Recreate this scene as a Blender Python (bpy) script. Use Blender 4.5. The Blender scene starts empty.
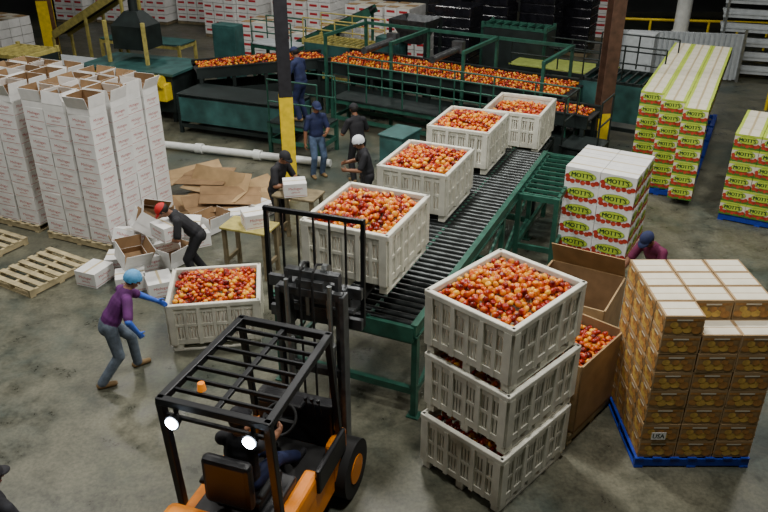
import bpy, math, random
import numpy as np
from mathutils import Vector, Matrix
random.seed(7); np.random.seed(7)
sc=bpy.context.scene
COL=sc.collection
R=math.radians

# ---------------------------------------------------------------- materials
def mat(name,c,rough=.6,metal=0,var=.12,scale=8,bump=0,em=None,c2=None):
    m=bpy.data.materials.new(name); m.use_nodes=True
    nt=m.node_tree; b=nt.nodes['Principled BSDF']
    b.inputs['Roughness'].default_value=rough; b.inputs['Metallic'].default_value=metal
    tc=nt.nodes.new('ShaderNodeTexCoord'); nz=nt.nodes.new('ShaderNodeTexNoise')
    nz.inputs['Scale'].default_value=scale; nz.inputs['Detail'].default_value=4
    nt.links.new(tc.outputs['Object'],nz.inputs['Vector'])
    r=nt.nodes.new('ShaderNodeValToRGB'); r.color_ramp.elements[0].position=.3; r.color_ramp.elements[1].position=.7
    c2=c2 or tuple(min(1,x*(1+var)) for x in c)
    r.color_ramp.elements[0].color=(*[x*(1-var) for x in c],1); r.color_ramp.elements[1].color=(*c2,1)
    nt.links.new(nz.outputs['Fac'],r.inputs['Fac']); nt.links.new(r.outputs['Color'],b.inputs['Base Color'])
    if bump:
        bp=nt.nodes.new('ShaderNodeBump'); bp.inputs['Strength'].default_value=bump; bp.inputs['Distance'].default_value=.02
        nt.links.new(nz.outputs['Fac'],bp.inputs['Height']); nt.links.new(bp.outputs['Normal'],b.inputs['Normal'])
    if em:
        b.inputs['Emission Color'].default_value=(*em[:3],1); b.inputs['Emission Strength'].default_value=em[3]
    return m
M={}
def mk(k,*a,**kw): M[k]=mat(k,*a,**kw)
mk('bin_plastic',(.70,.69,.59),.5,var=.16,scale=5)
mk('steel_black',(.012,.013,.015),.4,.3,scale=10)
mk('mast_grey',(.11,.115,.12),.38,.6,var=.35,scale=9)
mk('rubber',(.015,.015,.015),.8)
mk('seat_black',(.012,.012,.014),.45)
mk('orange_paint',(.85,.25,.008),.35,var=.1)
mk('yellow_paint',(.8,.58,.02),.45,var=.15)
mk('yellow_worn',(.42,.36,.10),.6,var=.3)
mk('green_paint',(.022,.095,.065),.45,var=.3,scale=6)
mk('teal_paint',(.03,.095,.09),.5,var=.4,scale=3)
mk('dark_machine',(.016,.024,.023),.5,.2,var=.4,scale=3)
mk('steel',(.36,.38,.38),.3,.8,var=.2)
mk('roller_steel',(.04,.045,.045),.35,.7,var=.3)
mk('rust_beam',(.10,.05,.03),.7,var=.35,scale=6)
mk('beam_dark',(.02,.02,.025),.5,var=.3)
mk('pvc',(.72,.74,.71),.3,var=.08)
mk('wood',(.42,.35,.20),.8,var=.3,scale=6)
mk('wood_dark',(.2,.16,.09),.85,var=.3,scale=6)
mk('blue_pallet',(.01,.04,.36),.5,var=.2)
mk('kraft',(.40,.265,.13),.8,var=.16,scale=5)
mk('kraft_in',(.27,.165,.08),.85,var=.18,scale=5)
mk('card_white',(.80,.80,.78),.6,var=.07,scale=6)
mk('card_cream',(.74,.69,.54),.65,var=.1,scale=4)
mk('red_ink',(.50,.02,.03),.6,var=.05)
mk('red_apple_ink',(.42,.012,.015),.5,var=.3,scale=14,c2=(.6,.07,.03))
mk('green_ink',(.07,.20,.02),.6,var=.1)
mk('green_dark_ink',(.01,.05,.02),.6,var=.1)
mk('lime_ink',(.46,.60,.05),.6,var=.1)
mk('apple_print',(.60,.38,.08),.6,var=.25,scale=16)
mk('gold_ink',(.42,.20,.05),.6,var=.35,scale=20)
mk('brown_ink',(.27,.165,.065),.6,var=.35,scale=12)
mk('tape',(.60,.50,.30),.3,var=.05)
mk('wrap_black',(.012,.012,.016),.16,var=.4,scale=4,bump=.5)
mk('skin_dark',(.24,.11,.06),.55,var=.08)
mk('skin',(.42,.22,.14),.55,var=.08)
mk('hair_black',(.01,.008,.007),.6)
mk('cloth_black',(.013,.013,.017),.8,var=.3)
mk('cloth_navy',(.012,.02,.075),.8,var=.3)
mk('cloth_purple',(.10,.014,.12),.8,var=.25)
mk('cloth_maroon',(.13,.012,.055),.8,var=.25)
mk('jeans',(.07,.11,.19),.85,var=.3,scale=14)
mk('jeans_grey',(.11,.14,.18),.85,var=.3,scale=14)
mk('boot',(.22,.14,.06),.8)
mk('blue_net',(.10,.35,.65),.6,var=.15,scale=30)
mk('blue_glove',(.05,.14,.62),.5,var=.15,scale=20)
mk('white_net',(.75,.78,.82),.7,var=.1,scale=30)
mk('cap_red',(.55,.015,.015),.7)
mk('eye',(.03,.02,.02),.3)
mk('lip',(.3,.09,.07),.5)
mk('lens',(.8,.9,1),.2,em=(.72,.85,1,60))
mk('amber',(.9,.25,.01),.3,em=(1,.3,.02,.4))
mk('tarp_lime',(.30,.36,.08),.6,var=.2)
mk('panel_white',(.50,.54,.56),.5,var=.12)

# apple shader
m=bpy.data.materials.new('apple_skin'); m.use_nodes=True; nt=m.node_tree; b=nt.nodes['Principled BSDF']
b.inputs['Roughness'].default_value=.3
ge=nt.nodes.new('ShaderNodeNewGeometry'); oi=nt.nodes.new('ShaderNodeObjectInfo')
ad=nt.nodes.new('ShaderNodeMath'); ad.operation='ADD'; fr=nt.nodes.new('ShaderNodeMath'); fr.operation='FRACT'
nt.links.new(ge.outputs['Random Per Island'],ad.inputs[0]); nt.links.new(oi.outputs['Random'],ad.inputs[1]); nt.links.new(ad.outputs[0],fr.inputs[0])
nz=nt.nodes.new('ShaderNodeTexNoise'); nz.inputs['Scale'].default_value=13; nz.inputs['Detail'].default_value=2
nt.links.new(ge.outputs['Position'],nz.inputs['Vector'])
mx=nt.nodes.new('ShaderNodeMath'); mx.operation='MULTIPLY_ADD'; mx.inputs[1].default_value=.5
nt.links.new(fr.outputs[0],mx.inputs[0]); nt.links.new(nz.outputs['Fac'],mx.inputs[2])
rp=nt.nodes.new('ShaderNodeValToRGB'); e=rp.color_ramp.elements
e[0].position=.45; e[0].color=(.11,.002,.001,1); e[1].position=1.02; e[1].color=(.85,.42,.025,1)
n=e.new(.68); n.color=(.36,.012,.002,1); n=e.new(.82); n.color=(.68,.14,.006,1)
nt.links.new(mx.outputs[0],rp.inputs['Fac']); nt.links.new(rp.outputs['Color'],b.inputs['Base Color'])
M['apple']=m

# ---------------------------------------------------------------- mesh builder
CUBE_F=[(0,3,2,1),(4,5,6,7),(0,1,5,4),(1,2,6,5),(2,3,7,6),(3,0,4,7)]
class MB:
    def __init__(s): s.v=[];s.f=[];s.m=[];s.sm=[]
    def add(s,vs,fs,mt=0,X=None,smooth=False):
        o=len(s.v)
        for p in vs:
            p=Vector(p); s.v.append(X@p if X else p)
        for f in fs: s.f.append(tuple(i+o for i in f)); s.m.append(mt); s.sm.append(smooth)
    def box(s,c,d,mt=0,X=None):
        x,y,z=c;a,b_,h=d[0]/2,d[1]/2,d[2]/2
        s.add([(x-a,y-b_,z-h),(x+a,y-b_,z-h),(x+a,y+b_,z-h),(x-a,y+b_,z-h),(x-a,y-b_,z+h),(x+a,y-b_,z+h),(x+a,y+b_,z+h),(x-a,y+b_,z+h)],CUBE_F,mt,X)
    def cyl(s,p,q,r,n=12,mt=0,r2=None,X=None):
        p=Vector(p);q=Vector(q);r2=r if r2 is None else r2
        d=(q-p).normalized(); u=d.orthogonal().normalized(); w=d.cross(u)
        vs=[];
        for c,rr in((p,r),(q,r2)):
            for i in range(n):
                t=2*math.pi*i/n; vs.append(c+u*math.cos(t)*rr+w*math.sin(t)*rr)
        s.add(vs,[(i,(i+1)%n,n+(i+1)%n,n+i) for i in range(n)],mt,X,True)
        s.add(vs,[tuple(range(n-1,-1,-1)),tuple(range(n,2*n))],mt,X)
    def path(s,pts,r,n=8,mt=0):
        for a,b2 in zip(pts[:-1],pts[1:]): s.cyl(a,b2,r,n,mt)
    def bar(s,p,q,w,h,mt=0,X=None):
        p=Vector(p);q=Vector(q);d=(q-p);L=d.length;d.normalize()
        up=Vector((0,0,1)) if abs(d.z)<.95 else Vector((1,0,0))
        sd=d.cross(up).normalized(); up=sd.cross(d)
        Mx=Matrix((d,sd,up)).transposed().to_4x4(); Mx.translation=(p+q)/2
        if X: Mx=X@Mx
        s.box((0,0,0),(L,w,h),mt,Mx)
    def torus(s,c,R_,r,X=None,mt=0,n=24,k=8):
        vs=[];fs=[]
        for i in range(n):
            a=2*math.pi*i/n
            for j in range(k):
                t=2*math.pi*j/k; vs.append((c[0]+(R_+r*math.cos(t))*math.cos(a),c[1]+(R_+r*math.cos(t))*math.sin(a),c[2]+r*math.sin(t)))
                fs.append((i*k+j,((i+1)%n)*k+j,((i+1)%n)*k+(j+1)%k,i*k+(j+1)%k))
        s.add(vs,fs,mt,X,True)
    def disc(s,c,rx,rz,mt,y,n=14):
        s.add([(c[0]+rx*math.cos(2*math.pi*i/n),y,c[1]+rz*math.sin(2*math.pi*i/n)) for i in range(n)],[tuple(range(n))],mt)
    def quad(s,x0,x1,z0,z1,y,mt): s.add([(x0,y,z0),(x1,y,z0),(x1,y,z1),(x0,y,z1)],[(0,1,2,3)],mt)
    def mesh(s,name,mats):
        me=bpy.data.meshes.new(name); me.from_pydata([tuple(v) for v in s.v],[],s.f)
        for k in mats: me.materials.append(M[k])
        me.polygons.foreach_set('material_index',s.m); me.polygons.foreach_set('use_smooth',s.sm)
        me.update(); return me
    def obj(s,name,mats,parent=None,loc=(0,0,0),rz=0,bevel=0):
        if isinstance(mats,str): mats=[mats]
        o=bpy.data.objects.new(name,s.mesh(name,mats)); COL.objects.link(o)
        o.location=loc; o.rotation_euler=(0,0,rz)
        if parent: o.parent=parent
        if bevel:
            md=o.modifiers.new('bevel','BEVEL'); md.width=bevel; md.segments=2; md.limit_method='ANGLE'
        return o
def meta(o,label,cat,group=None,kind=None):
    o['label']=label; o['category']=cat
    if group: o['group']=group
    if kind: o['kind']=kind
    return o
def thing(name,label,cat,loc=(0,0,0),rz=0,group=None):
    o=bpy.data.objects.new(name,None); o.empty_display_size=.2; COL.objects.link(o)
    o.location=loc; o.rotation_euler=(0,0,rz); return meta(o,label,cat,group)
def clone(o,loc=None,rz=None,rot=None,label=None):
    def cp(x,par):
        c=x.copy(); COL.objects.link(c)
        if par: c.parent=par; c.matrix_parent_inverse=x.matrix_parent_inverse
        for ch in list(x.children): cp(ch,c)
        return c
    c=cp(o,None)
    if loc is not None: c.location=loc
    if rz is not None: c.rotation_euler=(0,0,rz)
    if rot is not None: c.rotation_euler=rot
    if label: c['label']=label
    return c
_tc={}
def text_geo(t):
    if t in _tc: return _tc[t]
    cu=bpy.data.curves.new('txt','FONT'); cu.body=t; cu.size=1; cu.align_x='CENTER'; cu.align_y='CENTER'; cu.resolution_u=2
    o=bpy.data.objects.new('txt',cu); COL.objects.link(o); bpy.context.view_layer.update()
    me=o.evaluated_get(bpy.context.evaluated_depsgraph_get()).to_mesh()
    vs=[tuple(v.co) for v in me.vertices]; fs=[tuple(p.vertices) for p in me.polygons]
    xs=[v[0] for v in vs]; ys=[v[1] for v in vs]
    w=max(xs)-min(xs); h=max(ys)-min(ys); cx=(max(xs)+min(xs))/2; cy=(max(ys)+min(ys))/2
    vs=[(v[0]-cx,v[1]-cy) for v in vs]
    bpy.data.objects.remove(o); bpy.data.curves.remove(cu)
    _tc[t]=(vs,fs,w,h); return _tc[t]
def put_text(mb,t,width,height,cx,cz,y,mt,X=None,bold=0):
    vs,fs,w,h=text_geo(t)
    for k in ([0] if not bold else [-bold,0,bold]):
        mb.add([(cx+v[0]/w*width+k,y-abs(k)*.02,cz+v[1]/h*height) for v in vs],fs,mt,X)

# ---------------------------------------------------------------- room
def plane(name,pts,matk):
    me=bpy.data.meshes.new(name); me.from_pydata(pts,[],[(0,1,2,3)]); me.materials.append(M[matk]) 
    o=bpy.data.objects.new(name,me); COL.objects.link(o); o['kind']='structure'; return o
fm=bpy.data.materials.new('concrete_floor'); fm.use_nodes=True; nt=fm.node_tree; b=nt.nodes['Principled BSDF']
tc=nt.nodes.new('ShaderNodeTexCoord')
def noise(s,d=6,ro=.6,dist=0):
    n=nt.nodes.new('ShaderNodeTexNoise'); n.inputs['Scale'].default_value=s; n.inputs['Detail'].default_value=d; n.inputs['Roughness'].default_value=ro; n.inputs['Distortion'].default_value=dist
    nt.links.new(tc.outputs['Object'],n.inputs['Vector']); return n
def ramp(src,stops):
    r=nt.nodes.new('ShaderNodeValToRGB'); el=r.color_ramp.elements
    el[0].position=stops[0][0]; el[0].color=(*stops[0][1],1); el[1].position=stops[-1][0]; el[1].color=(*stops[-1][1],1)
    for p,c in stops[1:-1]: q=el.new(p); q.color=(*c,1)
    nt.links.new(src,r.inputs['Fac']); return r
n1=noise(.5,8,.65,.2); n2=noise(2.2,10,.74,.15); n3=noise(22,4,.6)
r1=ramp(n1.outputs['Fac'],[(.36,(.060,.078,.066)),(.5,(.120,.120,.088)),(.66,(.180,.172,.125))])
r2=ramp(n2.outputs['Fac'],[(.34,(.42,.44,.44)),(.5,(.88,.89,.86)),(.66,(1.15,1.15,1.1))])
r3=ramp(n3.outputs['Fac'],[(.35,(.75,.75,.75)),(.6,(1.05,1.05,1.05))])
def mul(a,bb):
    q=nt.nodes.new('ShaderNodeMix'); q.data_type='RGBA'; q.blend_type='MULTIPLY'; q.inputs[0].default_value=1
    nt.links.new(a,q.inputs[6]); nt.links.new(bb,q.inputs[7]); return q.outputs[2]
nt.links.new(mul(mul(r1.outputs[0],r2.outputs[0]),r3.outputs[0]),b.inputs['Base Color'])
rr=ramp(n2.outputs['Fac'],[(.35,(.25,)*3),(.65,(.55,)*3)]); nt.links.new(rr.outputs[0],b.inputs['Roughness'])
M['concrete']=fm
mk('wall_paint',(.03,.034,.034),.8,var=.3,scale=.6)
mk('ceiling_paint',(.04,.04,.04),.9)
plane('floor',[(-22,-6,0),(22,-6,0),(22,36,0),(-22,36,0)],'concrete')
plane('ceiling',[(-22,-6,9.5),(-22,36,9.5),(22,36,9.5),(22,-6,9.5)],'ceiling_paint')
plane('wall_back',[(-22,36,0),(22,36,0),(22,36,9.5),(-22,36,9.5)],'wall_paint')
plane('wall_left',[(-22,-6,0),(-22,36,0),(-22,36,9.5),(-22,-6,9.5)],'wall_paint')
plane('wall_right',[(22,36,0),(22,-6,0),(22,-6,9.5),(22,36,9.5)],'wall_paint')
plane('wall_front',[(22,-6,0),(-22,-6,0),(-22,-6,9.5),(22,-6,9.5)],'wall_paint')

# ---------------------------------------------------------------- camera / lights
cam=bpy.data.cameras.new('camera'); co=bpy.data.objects.new('camera',cam); COL.objects.link(co)
cam.sensor_width=36; cam.lens=760/768*36; cam.clip_end=200
co.location=(0,0,6.15); co.rotation_euler=(R(62.5),0,0); sc.camera=co
def area(x,y,p,s=.9,z=9.0,c=(1,.975,.92)):
    l=bpy.data.lights.new('ceiling_light','AREA'); l.energy=p; l.size=s; l.color=c
    o=bpy.data.objects.new('ceiling_light',l); COL.objects.link(o); o.location=(x,y,z)
for x,y,p in [(-7,5,210),(1.2,5.2,380),(7.5,6,130),(-7.5,11,480),(0,11.0,590),(7,11,330),(-7,18,230),(0,18,330),(8,18,210),(-8,26,170),(0,26,180),(9,26,120)]:
    area(x,y,p)
w=bpy.data.worlds.new('world'); sc.world=w; w.use_nodes=True; w.node_tree.nodes['Background'].inputs[0].default_value=(.5,.55,.6,1); w.node_tree.nodes['Background'].inputs[1].default_value=.1

# ---------------------------------------------------------------- harvest bin
BL,BW,BH=1.26,1.08,.76
def build_bin():
    root=thing('harvest_bin','x','bin')
    mb=MB(); t=.03
    for (w_,rot,off) in((BL,0,-BW/2),(BL,math.pi,-BW/2),(BW,math.pi/2,-BL/2),(BW,-math.pi/2,-BL/2)):
        X=Matrix.Rotation(rot,4,'Z'); y=off+t/2
        for z0,z1 in((.12,.2),(.40,.44),(.62,.70)): mb.box((0,y,(z0+z1)/2),(w_-.02,t,z1-z0),0,X)
        ribs=[-w_/2+.05,-w_/6,w_/6,w_/2-.05]
        for i,rx in enumerate(ribs):
            mb.box((rx,y-.010,.41),(.09 if i in(0,3) else .05,t+.022,.58),0,X)
        nb=int(w_/.046)
        for i in range(nb):
            bx=-w_/2+.06+(w_-.12)*i/(nb-1)
            mb.box((bx,y+.004,.41),(.028,t*.6,.54),0,X)
        for k in range(3):
            mb.box(((ribs[k]+ribs[k+1])/2,y-.004,.41),(.04,t+.008,.58),0,X)
    mb.box((0,0,.12),(BL-.03,BW-.03,.03))
    mb.obj('slotted_wall',['bin_plastic'],root)
    mb=MB()
    for sx in(-1,1): mb.box((sx*(BL/2-.01),0,.725),(.06,BW+.03,.07)); mb.box((0,sx*(BW/2-.01),.725),(BL+.03,.06,.07))
    mb.obj('rim',['bin_plastic'],root,bevel=.012)
    for yy in(-BW/2+.06,0,BW/2-.06):
        mb=MB(); mb.box((0,yy,.015),(BL-.04,.1,.03))
        for xx in(-BL/2+.09,0,BL/2-.09): mb.box((xx,yy,.07),(.14,.1,.09))
        mb.obj('skid',['bin_plastic'],root,bevel=.006)
    return root
bin0=build_bin(); bin0['group']='harvest bins of apples'
A66=R(66)
BINS=[
 ('s0',1.25,6.70,0,R(46),'grey-white slotted plastic bin of apples at bottom of stack'),
 ('s1',1.28,6.75,BH,R(45),'grey-white slotted plastic bin in the middle of a stack'),
 ('s2',1.26,6.78,2*BH,R(46),'grey-white slotted plastic bin heaped with apples on top of stack'),
 ('lift',-.2,8.28,1.74,R(66),'slotted plastic bin heaped with apples raised on forklift forks'),
 ('c2',.66,11.03,1.37,R(66),'slotted plastic apple bin riding on the green roller conveyor'),
 ('c3',1.5,12.95,1.37,R(66),'slotted plastic apple bin on the conveyor near the dumper'),
 ('c4',2.62,14.3,1.25,R(66),'slotted plastic bin beside the apple dumper machine'),
 ('fl',-2.43,9.5,0,R(8),'slotted plastic bin of apples standing on the concrete floor'),
]
for i,(k,x,y,z,r,lb) in enumerate(BINS):
    if i==0: bin0.location=(x,y,z); bin0.rotation_euler=(0,0,r); bin0['label']=lb
    else: clone(bin0,(x,y,z),r,label=lb)

# ---------------------------------------------------------------- apples
def ico(sub):
    import bmesh
    bm=bmesh.new(); bmesh.ops.create_icosphere(bm,subdivisions=sub,radius=1)
    v=np.array([tuple(a.co) for a in bm.verts]); f=[tuple(x.index for x in q.verts) for q in bm.faces]; bm.free(); return v,np.array(f)
def applize(v):
    v=v.copy(); r=np.hypot(v[:,0],v[:,1]); v[:,2]=v[:,2]*.9-np.sign(v[:,2])*.22*np.exp(-(r/.32)**2)*(np.abs(v[:,2])>.3)
    k=1-.12*np.clip(-v[:,2],0,1); v[:,0]*=k; v[:,1]*=k; return v
HI=ico(3); HI=(applize(HI[0]),HI[1]); MI=ico(2); MI=(applize(MI[0]),MI[1]); LO=ico(1)
near=[];lift=[];mid=[];far=[]
def heap(x,y,z,rot,lx,ly,out,hump=.10,layers=2,sp=.074,out2=None):
    c,s=math.cos(rot),math.sin(rot)
    for L in range(layers):
        tgt=out if (L==0 or out2 is None) else out2
        nx,ny=int(lx/sp),int(ly/(sp*.9))
        for i in range(nx):
            for j in range(ny):
                u=-lx/2+(i+.5+(.45 if j%2 else 0))*lx/(nx+.5)+random.uniform(-.014,.014); v=-ly/2+(j+.5)*ly/ny+random.uniform(-.014,.014)
                if L: u+=sp/2; v+=sp/2
                if abs(u)>lx/2-.03 or abs(v)>ly/2-.025: continue
                h=hump*max(0,1-(2*u/lx)**2)*max(0,1-(2*v/ly)**2)**.8
                zz=z+h-L*.05+random.uniform(-.022,.026)
                tgt.append((x+u*c-v*s,y+u*s+v*c,zz,random.uniform(.034,.041)))
for k,x,y,z,r,lb in BINS:
    lx,ly=BL-.1,BW-.1
    if k=='s2': heap(x,y,z+.69,r,lx,ly,near,.12,2,.074,mid)
    elif k=='lift': heap(x,y,z+.69,r,lx,ly,lift,.12,2,.074,mid)
    elif k in('s0','s1'): heap(x,y,z+.64,r,lx,ly,mid,.02,1)
    elif k=='c4': heap(x,y,z+.62,r,lx,ly,mid,.04)
    else: heap(x,y,z+.69,r,lx,ly,mid,.12)
def stuffmesh(name,lists):
    V=[];Fc=[];o=0
    for lst,(bv,bf) in lists:
        for (x,y,z,r) in lst:
            a=Matrix.Rotation(random.uniform(0,6.28),3,'Z')@Matrix.Rotation(random.uniform(-1.2,1.2),3,'X')
            V.append(bv@np.array(a).T*r+np.array((x,y,z))); Fc.append(bf+o); o+=len(bv)
    V=np.concatenate(V);Fc=np.concatenate(Fc)
    me=bpy.data.meshes.new(name); me.vertices.add(len(V)); me.vertices.foreach_set('co',V.ravel())
    me.loops.add(Fc.size); me.loops.foreach_set('vertex_index',Fc.ravel())
    me.polygons.add(len(Fc)); me.polygons.foreach_set('loop_start',np.arange(0,Fc.size,3)); me.polygons.foreach_set('loop_total',np.full(len(Fc),3))
    me.polygons.foreach_set('use_smooth',np.ones(len(Fc),bool)); me.update(); me.validate(); me.materials.append(M['apple'])
    o_=bpy.data.objects.new(name,me); COL.objects.link(o_); return o_

# ---------------------------------------------------------------- gaylord cartons, pallets
def gaylord(loc,rz,hz,label,flaps):
    root=thing('bulk_carton',label,'cardboard box',loc,rz); w_=1.05;t=.02
    mb=MB()
    for a in range(4):
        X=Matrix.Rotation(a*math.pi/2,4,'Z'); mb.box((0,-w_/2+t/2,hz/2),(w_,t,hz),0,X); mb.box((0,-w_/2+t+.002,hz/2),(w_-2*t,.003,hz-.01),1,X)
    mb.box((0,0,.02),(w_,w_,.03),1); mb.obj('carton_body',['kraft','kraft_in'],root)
    for a,tilt in flaps:
        X=Matrix.Rotation(a*math.pi/2,4,'Z')@Matrix.Translation((0,-w_/2,hz))@Matrix.Rotation(tilt,4,'X')
        mb=MB(); mb.box((0,0,.2),(w_-.04,.01,.4),0,X); mb.obj('flap',['kraft'],root)
    return root
def pallet(loc,rz,label,mk_='wood',w_=1.2,d=1.02,group='pallets',cat='pallet'):
    root=thing('pallet',label,cat,loc,rz,group)
    mb=MB()
    for i in range(7): mb.box((-w_/2+.05+(w_-.1)*i/6,0,.128),(.1,d,.02))
    mb.obj('deck',[mk_],root)
    for yy in(-d/2+.03,0,d/2-.03):
        mb=MB(); mb.box((0,yy,.07),(w_,.045,.095)); mb.obj('stringer',[mk_],root)
    mb=MB()
    for i in(-1,0,1): mb.box((i*(w_/2-.05),0,.011),(.1,d,.022))
    mb.obj('base_board',[mk_],root); return root
pallet((2.19,7.73,0),R(48),'weathered wooden pallet under a cardboard bulk carton')
gaylord((2.19,7.73,.14),R(48),.95,'brown cardboard bulk carton full of apples beside bin stack',[])
pallet((2.6,8.9,0),R(60),'wooden pallet under the empty bulk carton')
gaylord((2.6,8.9,.14),R(60),.95,'empty open brown cardboard bulk carton with raised flap',[(1,-.5)])
heap(2.19,7.73,.97,R(48),.98,.98,mid,.06)

# ---------------------------------------------------------------- printed cartons
def decor_box(sx,sy,sz,kind):
    mb=MB(); mb.box((0,0,sz/2),(sx,sy,sz),0)
    for side in range(4):
        X=Matrix.Rotation(side*math.pi/2,4,'Z'); w_,d=(sx,sy) if side%2==0 else (sy,sx)
        y=-d/2-.0015; sub=MB()
        if kind=='white':
            put_text(sub,'Michigan',w_*.60,sz*.24,0,sz*.62,y,1)
            put_text(sub,'APPLES',w_*.40,sz*.10,0,sz*.36,y,1)
            sub.quad(-w_*.46,w_*.46,sz*.10,sz*.125,y,1)
        if kind in('mott','mottgreen'):
            if kind=='mottgreen':
                sub.quad(-w_*.5,w_*.5,.0,sz*.34,y,2); sub.quad(-w_*.5,w_*.5,sz*.84,sz*1,y,4)
            r=sz*.17
            for k,(ax,az) in enumerate([(-.40,.22),(-.27,.17),(-.12,.24),(.03,.16),(.18,.22),(.33,.18),(.43,.26),(-.42,.44)]):
                sub.disc((ax*w_,az*sz+.01),r*(w_/.5)**.5*.8,r*.8,1,y-.0005*(k+1))
            sub.disc((0,sz*.62),w_*.40,sz*.28,2,y-.006,24)
            sub.disc((0,sz*.62),w_*.385,sz*.26,4,y-.007,24)
            put_text(sub,"MOTT'S",w_*.62,sz*.27,0,sz*.62,y-.008,3,None,.005)
        if kind=='brown':
            sub.quad(-w_*.47,w_*.47,sz*.08,sz*.86,y,2)
            for k,(ax,az,rr_,mm) in enumerate([(-.36,.3,.18,3),(-.14,.27,.2,1),(.10,.32,.2,1),(.33,.28,.2,3),(-.25,.55,.16,1),(.22,.57,.15,3),(0,.55,.15,3)]):
                sub.disc((ax*w_,az*sz),rr_*sz*1.15,rr_*sz,mm,y-.0008*(k+1),12)
            sub.quad(-w_*.47,w_*.47,sz*.74,sz*.86,y-.001,3); sub.quad(-w_*.2,w_*.2,sz*.76,sz*.84,y-.002,4)
        o=len(mb.v); mb.v+=[X@v for v in sub.v]; mb.f+=[tuple(i+o for i in f) for f in sub.f]; mb.m+=sub.m; mb.sm+=sub.sm
    z=sz+.0012
    def top(x0,x1,y0,y1,mt): mb.add([(x0,y0,z),(x1,y0,z),(x1,y1,z),(x0,y1,z)],[(0,1,2,3)],mt)
    if kind=='brown':
        top(-sx*.45,sx*.45,-sy*.44,-sy*.02,4); top(-sx*.45,sx*.45,sy*.02,sy*.44,4)
    elif kind=='white': top(-sx*.5,sx*.5,-.02,.02,2)
    elif kind=='mottgreen':
        top(-sx*.5,-sx*.38,-sy*.5,sy*.5,4); top(sx*.38,sx*.5,-sy*.5,sy*.5,4); top(-.02,.02,-sy*.5,sy*.5,5)
    else: top(-sx*.5,sx*.5,-.02,.02,5)
    names={'white':['card_white','red_ink','tape'],'mott':['card_white','red_apple_ink','green_ink','green_dark_ink','lime_ink','tape'],
      'mottgreen':['card_cream','red_apple_ink','green_ink','green_dark_ink','lime_ink','tape'],
      'brown':['kraft','apple_print','brown_ink','gold_ink','card_cream']}[kind]
    return mb.mesh(kind+'_carton',names)
def stack(mesh,origin,ang,n,d,label,group,name='printed_carton',z0=.14,jit=.003,visible=None,gap=.009,colgap=0,ja=.006):
    nu,nv,nz=n; du,dv,dz=d; c,s=math.cos(ang),math.sin(ang)
    for i in range(nu):
        for j in range(nv):
            ou=random.uniform(-colgap,colgap)*.5; ov=random.uniform(-colgap,colgap)*.5; la=random.uniform(-1,1)*colgap*.06; lb_=random.uniform(-1,1)*colgap*.06
            for k in range(nz):
                if not visible(i,j,k): continue
                u=(i+.5)*(du+gap+colgap)+random.uniform(-jit,jit)+ou+la*k; v=(j+.5)*(dv+gap+colgap)+random.uniform(-jit,jit)+ov+lb_*k
                o=bpy.data.objects.new(name,mesh); COL.objects.link(o)
                o.location=(origin[0]+u*c-v*s,origin[1]+u*s+v*c,z0+k*(dz+.003)); o.rotation_euler=(0,0,ang+random.uniform(-ja,ja))
                meta(o,label,'carton',group)
mB=decor_box(.41,.30,.232,'brown')
pallet((3.5,7.23,0),0,'blue painted pallet under brown apple cartons','blue_pallet',1.3,1.3)
stack(mB,(2.87,6.6),0,(3,4,8),(.41,.30,.232),'brown fruit-print carton with cream lid stacked on blue pallet','brown fruit cartons on blue pallet','fruit_carton',
      visible=lambda i,j,k:(i==0 or j==0 or k>=6) and not(k==7 and j==0 and i>0) , colgap=.006,ja=.012)
mb=MB(); mb.box((0,0,0),(.16,.004,.10),0); put_text(mb,'USA',.13,.06,0,0,-.003,1,None,.002); o=mb.obj('origin_sign',['card_white','green_dark_ink'],None,(3.06,6.585,.46)); meta(o,'white tag lettered USA on a brown carton','label')

mM=decor_box(.58,.40,.30,'mott')
stack(mM,(3.02,11.88),R(-30),(2,3,5),(.58,.40,.30),'white juice-apple carton with red apples and green oval logo','white logo cartons on pallet','juice_carton',
      visible=lambda i,j,k:j==0 or k==4 or i==1)
pallet((3.87,12.02,0),R(-30),'wooden pallet under white logo cartons')
mG=decor_box(.45,.42,.262,'mottgreen')
stack(mG,(4.86,14.5),R(-26),(3,14,7),(.45,.42,.262),'cream and green apple carton with oval logo in long row','green logo cartons in long rows','logo_carton',
      visible=lambda i,j,k:j>=2-i and (i==0 or j==2-i or k==6))
for q in range(5):
    pallet((5.75+.438*1.24*q+.12,15.05+.899*1.24*q,0),R(-26),'blue painted pallet under long row of cartons','blue_pallet',1.35,1.1)
stack(mG,(6.42,13.35),R(-30),(3,4,6),(.45,.42,.262),'green and cream logo carton in stack on blue pallet','green logo cartons on blue pallet','logo_carton',
      visible=lambda i,j,k:i==0 or j==0 or k==5)
for q in range(2): pallet((7.3+.5*1.1*q,13.45+.866*1.1*q,0),R(-30),'blue painted pallet under green cartons','blue_pallet',1.4)

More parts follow.
